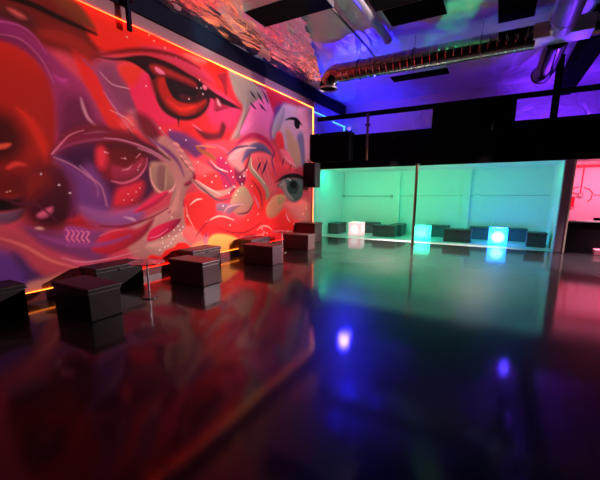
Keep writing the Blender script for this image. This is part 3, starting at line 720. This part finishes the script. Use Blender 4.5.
conduit_obj('thin conduit line with a kink on the right bay of the green wall', [(x_, BY-.006, z_) for x_, z_ in ((-.82, 1.33), (-.74, 1.33), (-.68, 1.37), (-.58, 1.37), (-.50, 1.33), (1.26, 1.35))], .008)

# ------------------------------------------------------------------ pink bar
bc = thing('bar_counter', 'low black bar counter at the right edge, below the pink wall', 'counter', (3.2, 10.55, 0))
link('front_panel', B(-1.735, 1.8, -.12, .30, 0.0, .735), M['bar'], bc)
link('counter_top', B(-1.74, 1.8, -.15, .34, .735, .77, bev=.006), M['bar_top'], bc)
tag(link('step_block', B(2.02, 3.3, 10.20, 10.42, 0, .13, bev=.008), M['pinkbox']), 'low rose-coloured step block on the floor before the black counter', 'step')
struct('trim_5', B(1.42, 5.0, BY-.06, BY, 2.10, 2.17), M['red_plastic'])
yw = BY-.009
tag(link('conduit', T([(1.95, yw, 2.10), (1.95, yw, 1.42)], .014, 8), M['red_plastic']), 'upright red conduit on the pink wall', 'conduit')
jb = thing('junction_box', 'red junction box at the foot of the upright conduit on the pink wall', 'junction box', (1.95, BY-.06, 1.36))
link('box', B(-.055, .055, 0, .06, -.055, .055, bev=.01), M['red_plastic'], jb)
link('cover', B(-.04, .04, -.008, .001, -.04, .04, bev=.003), M['white'], jb)
tag(link('cable', T([(1.89, yw, 1.39), (1.80, yw, 1.41), (1.74, yw, 1.47), (1.80, yw, 1.56), (1.90, yw, 1.58)], .012, 8), M['red_plastic']),
    'short loop of red cable left of the junction box on the pink wall', 'cable')
tag(link('cable', T([(2.01, yw, 1.56), (2.12, yw, 1.53), (2.21, yw, 1.42), (2.20, yw, 1.26), (2.13, yw, 1.18)], .012, 8), M['red_plastic']),
    'drooping red cable right of the junction box on the pink wall', 'cable')
tag(link('cable', T([(2.24, BY-.006, 1.36), (3.4, BY-.006, 1.34)], .008, 8), M['red_plastic']), 'level red cable running right along the pink wall', 'cable')
sn = thing('wall_box', 'small red and white wall box with white dots on the left of the pink wall', 'wall box', (1.75, BY-.04, 0.98))
link('board', B(-.09, .09, 0, .04, 0, .34, bev=.006), M['red_plastic'], sn)
link('white_stripe', B(-.05, -.0, -.006, .001, .06, .32, bev=.002), M['white'], sn)
for dx, dz in [(-.05, .03), (.05, .03)]:
    link('white_dot', T([(dx, -.01, dz), (dx, .01, dz)], .022, 14), M['white'], sn)
for dx, dz, lb in [(-.05, -.12, 'upper left'), (.06, -.12, 'upper right'), (-.06, -.22, 'lower left'), (.05, -.22, 'lower right')]:
    tag(link('wall_button', T([(1.75+dx, BY-.03, .98+dz), (1.75+dx, BY, .98+dz)], .022, 14), M['white']), lb+' white dot of the four below the red wall box', 'button', 'white dots on the pink wall')
tag(link('bar_caddy', B(2.02, 2.3, 10.62, 10.80, .77, .83, bev=.01), M['bar']), 'small dark caddy standing on the black counter', 'caddy')

# ------------------------------------------------------------------ things under the ceiling
def panel(label, x0, x1, y0, y1, z=4.50):
    t = thing('ceiling_panel', label, 'ceiling panel', ((x0+x1)/2, (y0+y1)/2, z-.12), 0, 'blacked-out ceiling panels')
    lx, ly = (x1-x0)/2, (y1-y0)/2
    link('board', B(-lx+.012, lx-.012, -ly+.012, ly-.012, .0, .05), M['black'], t)
    fr = bmesh.new()
    box(fr, -lx, -lx+.012, -ly, ly, .01, .16); box(fr, lx-.012, lx, -ly, ly, .01, .16)
    box(fr, -lx+.012, lx-.012, -ly, -ly+.012, .01, .16); box(fr, -lx+.012, lx-.012, ly-.012, ly, .01, .16)
    link('frame', fr, M['zinc'], t)
    return t
panel('black rectangular ceiling panel nearest to the mural', -3.95, -2.60, 5.06, 5.67, 4.45)
panel('black ceiling panel seen partly behind the spiral duct', -2.80, -1.38, 9.62, 10.12)
panel('black ceiling panel at the top edge right of the pink pipe', -2.00, -1.05, 6.25, 6.90)
panel('black ceiling panel at the top edge left of the teal and pink pipe', -.32, .24, 6.70, 7.72)

# spiral duct with its elbow
DY, DZ, DR = 7.72, 4.05, .19
sd = thing('spiral_duct', 'long spiral metal duct with an elbow at its left end hanging under the foil ceiling', 'duct', (0, 0, 0))
pts = []; rad = []
n = 260; x0, x1 = -3.40, 0.28
for i in range(n+1):
    x = x0+(x1-x0)*i/n
    pts.append((x, DY, DZ)); rad.append(DR*(1.0+0.025*(1 if (i % 10) < 2 else 0)))
link('duct_run', T(pts, rad, 28), M['duct'], sd, smooth=False)
el = [(x0+.02, DY, DZ)]+arc((x0, DY, DZ-.25), .25, PI/2, PI, 10)+[(x0-.25, DY, DZ-.28)]
link('elbow', T(el, [DR*1.03]*len(el), 28, caps=False), M['duct'], sd, smooth=True)
link('elbow_collar', T([(x0-.25, DY, DZ-.27), (x0-.25, DY, DZ-.31)], DR*1.1, 28, caps=False), M['zinc'], sd)
for x in (-2.9, -1.75, -.55):
    hb = bmesh.new(); tube(hb, arc((x, DY, DZ), DR+.012, 0, 2*PI, 28, 'yz'), .010, 6, caps=False)
    tube(hb, [(x, DY, DZ+DR), (x, DY, CZ)], .005, 6)
    link('hanger_strap', hb, M['steel'], sd)
tk = bmesh.new()
box(tk, .24, 1.06, DY-.22, DY+.22, DZ-.10, DZ+.14, bev=.01)
link('junction_section', tk, M['zinc'], sd)
link('duct_run', T([(1.05, DY, DZ+.02), (4.9, DY, DZ+.02)], .15, 28), M['duct'], sd)
# round duct running toward the back: one length into the junction, one out of it
rd = thing('round_duct', 'round metal pipe with teal and pink sheen meeting the spiral duct at the right', 'duct', (0, 0, 0))
link('duct_run', T([(.62, 3.0, 4.08), (.62, DY-.24, 4.08)], .19, 32), M['sheen'], rd, smooth=True)
for y in (5.2, 7.1):
    link('seam_band', T([(.62, y, 4.08), (.62, y+.04, 4.08)], .196, 32), M['zinc'], rd)
    link('hanger_strap', B(.61, .63, y, y+.03, 4.27, 4.58), M['steel'], rd)
re_ = thing('round_duct', 'round dark pipe with an open end running back from under the spiral duct', 'duct', (0, 0, 0))
link('duct_run', T([(.62, DY+.24, 4.06), (.62, 9.6, 4.06), (.56, 10.05, 4.05)], .19, 32, caps=False), M['duct'], re_, smooth=True)
link('hanger_strap', B(.61, .63, 9.2, 9.23, 4.24, 4.58), M['steel'], re_)
link('end_ring', T([(.56, 10.04, 4.05), (.55, 10.1, 4.05)], .20, 32), M['steel'], re_)
# pinkish pipe and cable on the ceiling
cp = thing('ceiling_pipe', 'short pinkish metal pipe on the foil ceiling left of the dark panel', 'pipe', (0, 0, 0))
link('pipe', T([(-2.22, 3.0, 4.40), (-2.22, 7.4, 4.40)], .075, 18), M['zinc'], cp, smooth=True)
link('end_cap', T([(-2.22, 7.39, 4.40), (-2.22, 7.44, 4.40)], .082, 18), M['zinc'], cp)
for y in (5.0, 6.8): link('strap', B(-2.24, -2.20, y, y+.03, 4.45, 4.53), M['steel'], cp)
tag(link('cable', T([(-2.72, 3.0, 4.43), (-2.72, 7.6, 4.43), (-2.75, 8.2, 4.43), (-2.75, 8.4, 4.46)], .02, 8), M['steel']), 'dark cable running along the foil ceiling toward the spiral duct', 'cable')
# black steel beam on the right
struct('trim_6', B(1.10, 1.42, 8.0, BY, 4.05, 4.50), M['black'])

# cold LED lines on the walls above the mezzanine
cw = emit('led_cold', (.10, .55, 1, 1), 2.5)
tag(link('led_strip', B(-5.201, -5.185, 10.0, 10.95, 3.86, 3.875), cw), 'short pale blue light line just past the far top corner of the mural', 'led strip')
lm = bmesh.new(); box(lm, -5.201, -5.185, 11.35, 12.385, 3.80, 3.815); box(lm, -5.20, -5.185, 12.385, 12.404, 3.4, 3.815)
tag(link('led_strip', lm, cw), 'hooked pale blue light strip just above the left end of the parapet', 'led strip')
# ------------------------------------------------------------------ lamps
def area(name, loc, rot, sx, sy, col, w, spread=PI):
    l = bpy.data.lights.new(name, 'AREA'); l.shape = 'RECTANGLE'; l.size = sx; l.size_y = sy
    l.color = col; l.energy = w; l.spread = spread
    o = bpy.data.objects.new(name, l); COL.objects.link(o); o.location = loc; o.rotation_euler = rot; return o
def spot(name, loc, tgt, col, w, ang, blend=.6, r=.06):
    l = bpy.data.lights.new(name, 'SPOT'); l.color = col; l.energy = w; l.spot_size = math.radians(ang); l.spot_blend = blend; l.shadow_soft_size = r
    o = bpy.data.objects.new(name, l); COL.objects.link(o); o.location = loc
    o.rotation_euler = (Vector(tgt)-Vector(loc)).to_track_quat('-Z', 'Y').to_euler(); return o
# the stage lamp on the parapet, just right of the frame, washes the mural
spot('mural_wash', (2.5, 9.85, 3.1), (-5.2, 7.9, 2.1), (1, .70, .74), 2100, 40, .6)
spot('mural_wash', (2.6, 9.85, 3.1), (-5.2, 3.2, 2.4), (1, .70, .74), 3500, 44, .6)
spot('bench_wash', (2.35, 9.9, 1.7), (-3.9, 6.9, .0), (1, .56, .58), 3500, 27, 1.0, .04)  # added unseen lamp, brightens the bench sides
# blue stage lamp on top of the black cabinet
sl = thing('stage_lamp', 'small blue stage lamp standing on the black cabinet left of the rail post', 'lamp', (-4.02, 9.98, 3.17))
d = Vector((.36, -.90, -.24)).normalized(); c0 = Vector((0, 0, .10))
link('housing', T([c0-d*.10, c0+d*.04], .066, 20), M['black'], sl)
link('lens', T([c0+d*.038, c0+d*.046], .055, 20), emit('blue_lens', (.012, .006, 1, 1), 30), sl)
link('yoke', B(-.08, .08, -.012, .012, 0, .10, bev=.004), M['black'], sl)
# three downlights inferred from the bright floor, each with an added, unseen can housing
for nm, (x, y, z), tg, c, w_, a in (('can_wash', (-2.75, 10.02, 2.95), (-2.6, 8.9, 0), (1, .74, .72), 4300, 76),
                                    ('can_wash', (-0.35, 10.02, 2.95), (-0.6, 8.7, 0), (1, .76, .66), 2000, 84),
                                    ('can_wash', (2.15, 10.02, 2.95), (2.1, 9.2, 0), (1, .62, .80), 5000, 58)):
    spot(nm, (x, y, z), tg, c, w_, a, 1.0, .03)
    cn = thing('can_housing', {-2.75: 'added unseen can light housing on the parapet front above the pole, left one', -0.35: 'added unseen can light housing on the parapet front above the glowing cubes', 2.15: 'added unseen can light housing on the parapet front over the bar, beyond the right edge'}[x], 'lamp', (x, y, z))
    d = (Vector(tg)-Vector((x, y, z))).normalized()
    link('housing', T([d*-.13, d*-.01], .055, 18), M['black'], cn)
    link('shade', T([d*-.02, d*.05], .058, 18, caps=False), M['black'], cn)
    link('bracket', B(-.015, .015, .05, .185, .06, .09), M['black'], cn)
# added unseen spots: pink lifts the foil, teal ones imitate green reflections in it
spot('foil_wash', (-1.2, 4.0, 3.7), (-4.9, 6.0, 4.4), (1, .60, .64), 430, 32, .6)
spot('teal_glint', (0.3, 4.2, 3.9), (-0.85, 7.0, 4.5), (.03, 1, .35), 900, 12, .5)
spot('teal_glint', (-1.6, 3.6, 3.9), (-5.0, 5.4, 4.46), (.05, 1, .75), 700, 12, .5)
# green alcove: LED battens behind the parapet, three colours
area('alcove_left', (-4.0, 10.6, 2.14), (math.radians(32), 0, 0), 2.2, .12, (.0, 1, .50), 26)
area('alcove_middle', (-1.9, 10.6, 2.14), (math.radians(32), 0, 0), 2.0, .12, (.0, 1, .20), 21)
area('alcove_right', (0.2, 10.6, 2.14), (math.radians(32), 0, 0), 1.8, .12, (.0, .80, .44), 13)
# pink bar
area('bar_pink', (3.0, 11.2, 2.12), (math.radians(30), 0, 0), 2.6, .4, (1, .13, .26), 120)
# narrow blue stage lamp beam, and an added unseen violet spot imitating a floor reflection
spot('blue_beam', (-3.96, 9.82, 3.25), (-0.95, 3.1, 0), (.03, .02, 1), 900, 30, 1.0, .15)
spot('violet_beam', (0.55, 10.6, 3.4), (0.26, 3.2, 0), (.06, .03, 1), 22, 20, 1.0, .10)
# blue floods standing on the mezzanine behind the parapet
spot('blue_flood', (-4.0, 10.30, 3.19), (-3.2, 7.7, 4.5), (.012, .008, 1), 520, 112, .7)
spot('blue_flood', (-4.1, 11.0, 2.45), (-4.1, 11.5, 4.5), (.02, .012, 1), 300, 105, .8)
spot('violet_flood', (1.2, 10.50, 3.10), (0.7, 9.2, 4.5), (.12, .02, 1), 50, 150, .7)
spot('violet_flood', (1.0, 11.0, 2.5), (1.1, 12.3, 3.5), (.17, .02, 1), 420, 88, .8)

w = bpy.data.worlds.new('World'); SC.world = w; w.use_nodes = True
w.node_tree.nodes['Background'].inputs[0].default_value = (.3, .35, .5, 1)
w.node_tree.nodes['Background'].inputs[1].default_value = 0.0006

# ------------------------------------------------------------------ camera
F, P = 345.0, math.radians(10.9)
yaw = math.atan(200/(F/math.cos(P)))
cd = bpy.data.cameras.new('camera'); cam = bpy.data.objects.new('camera', cd); COL.objects.link(cam)
cd.sensor_width = 36; cd.sensor_fit = 'HORIZONTAL'; cd.lens = F/600*36; cd.shift_y = 20/600
cd.clip_start = .05
cam.location = (0, 0, 1.4); cam.rotation_euler = (PI/2-P, 0, yaw)
SC.camera = cam
SC.view_settings.view_transform = 'Standard'; SC.view_settings.look = 'None'
SC.view_settings.exposure = 0.0; SC.view_settings.gamma = 1.0; SC.view_settings.use_curve_mapping = False
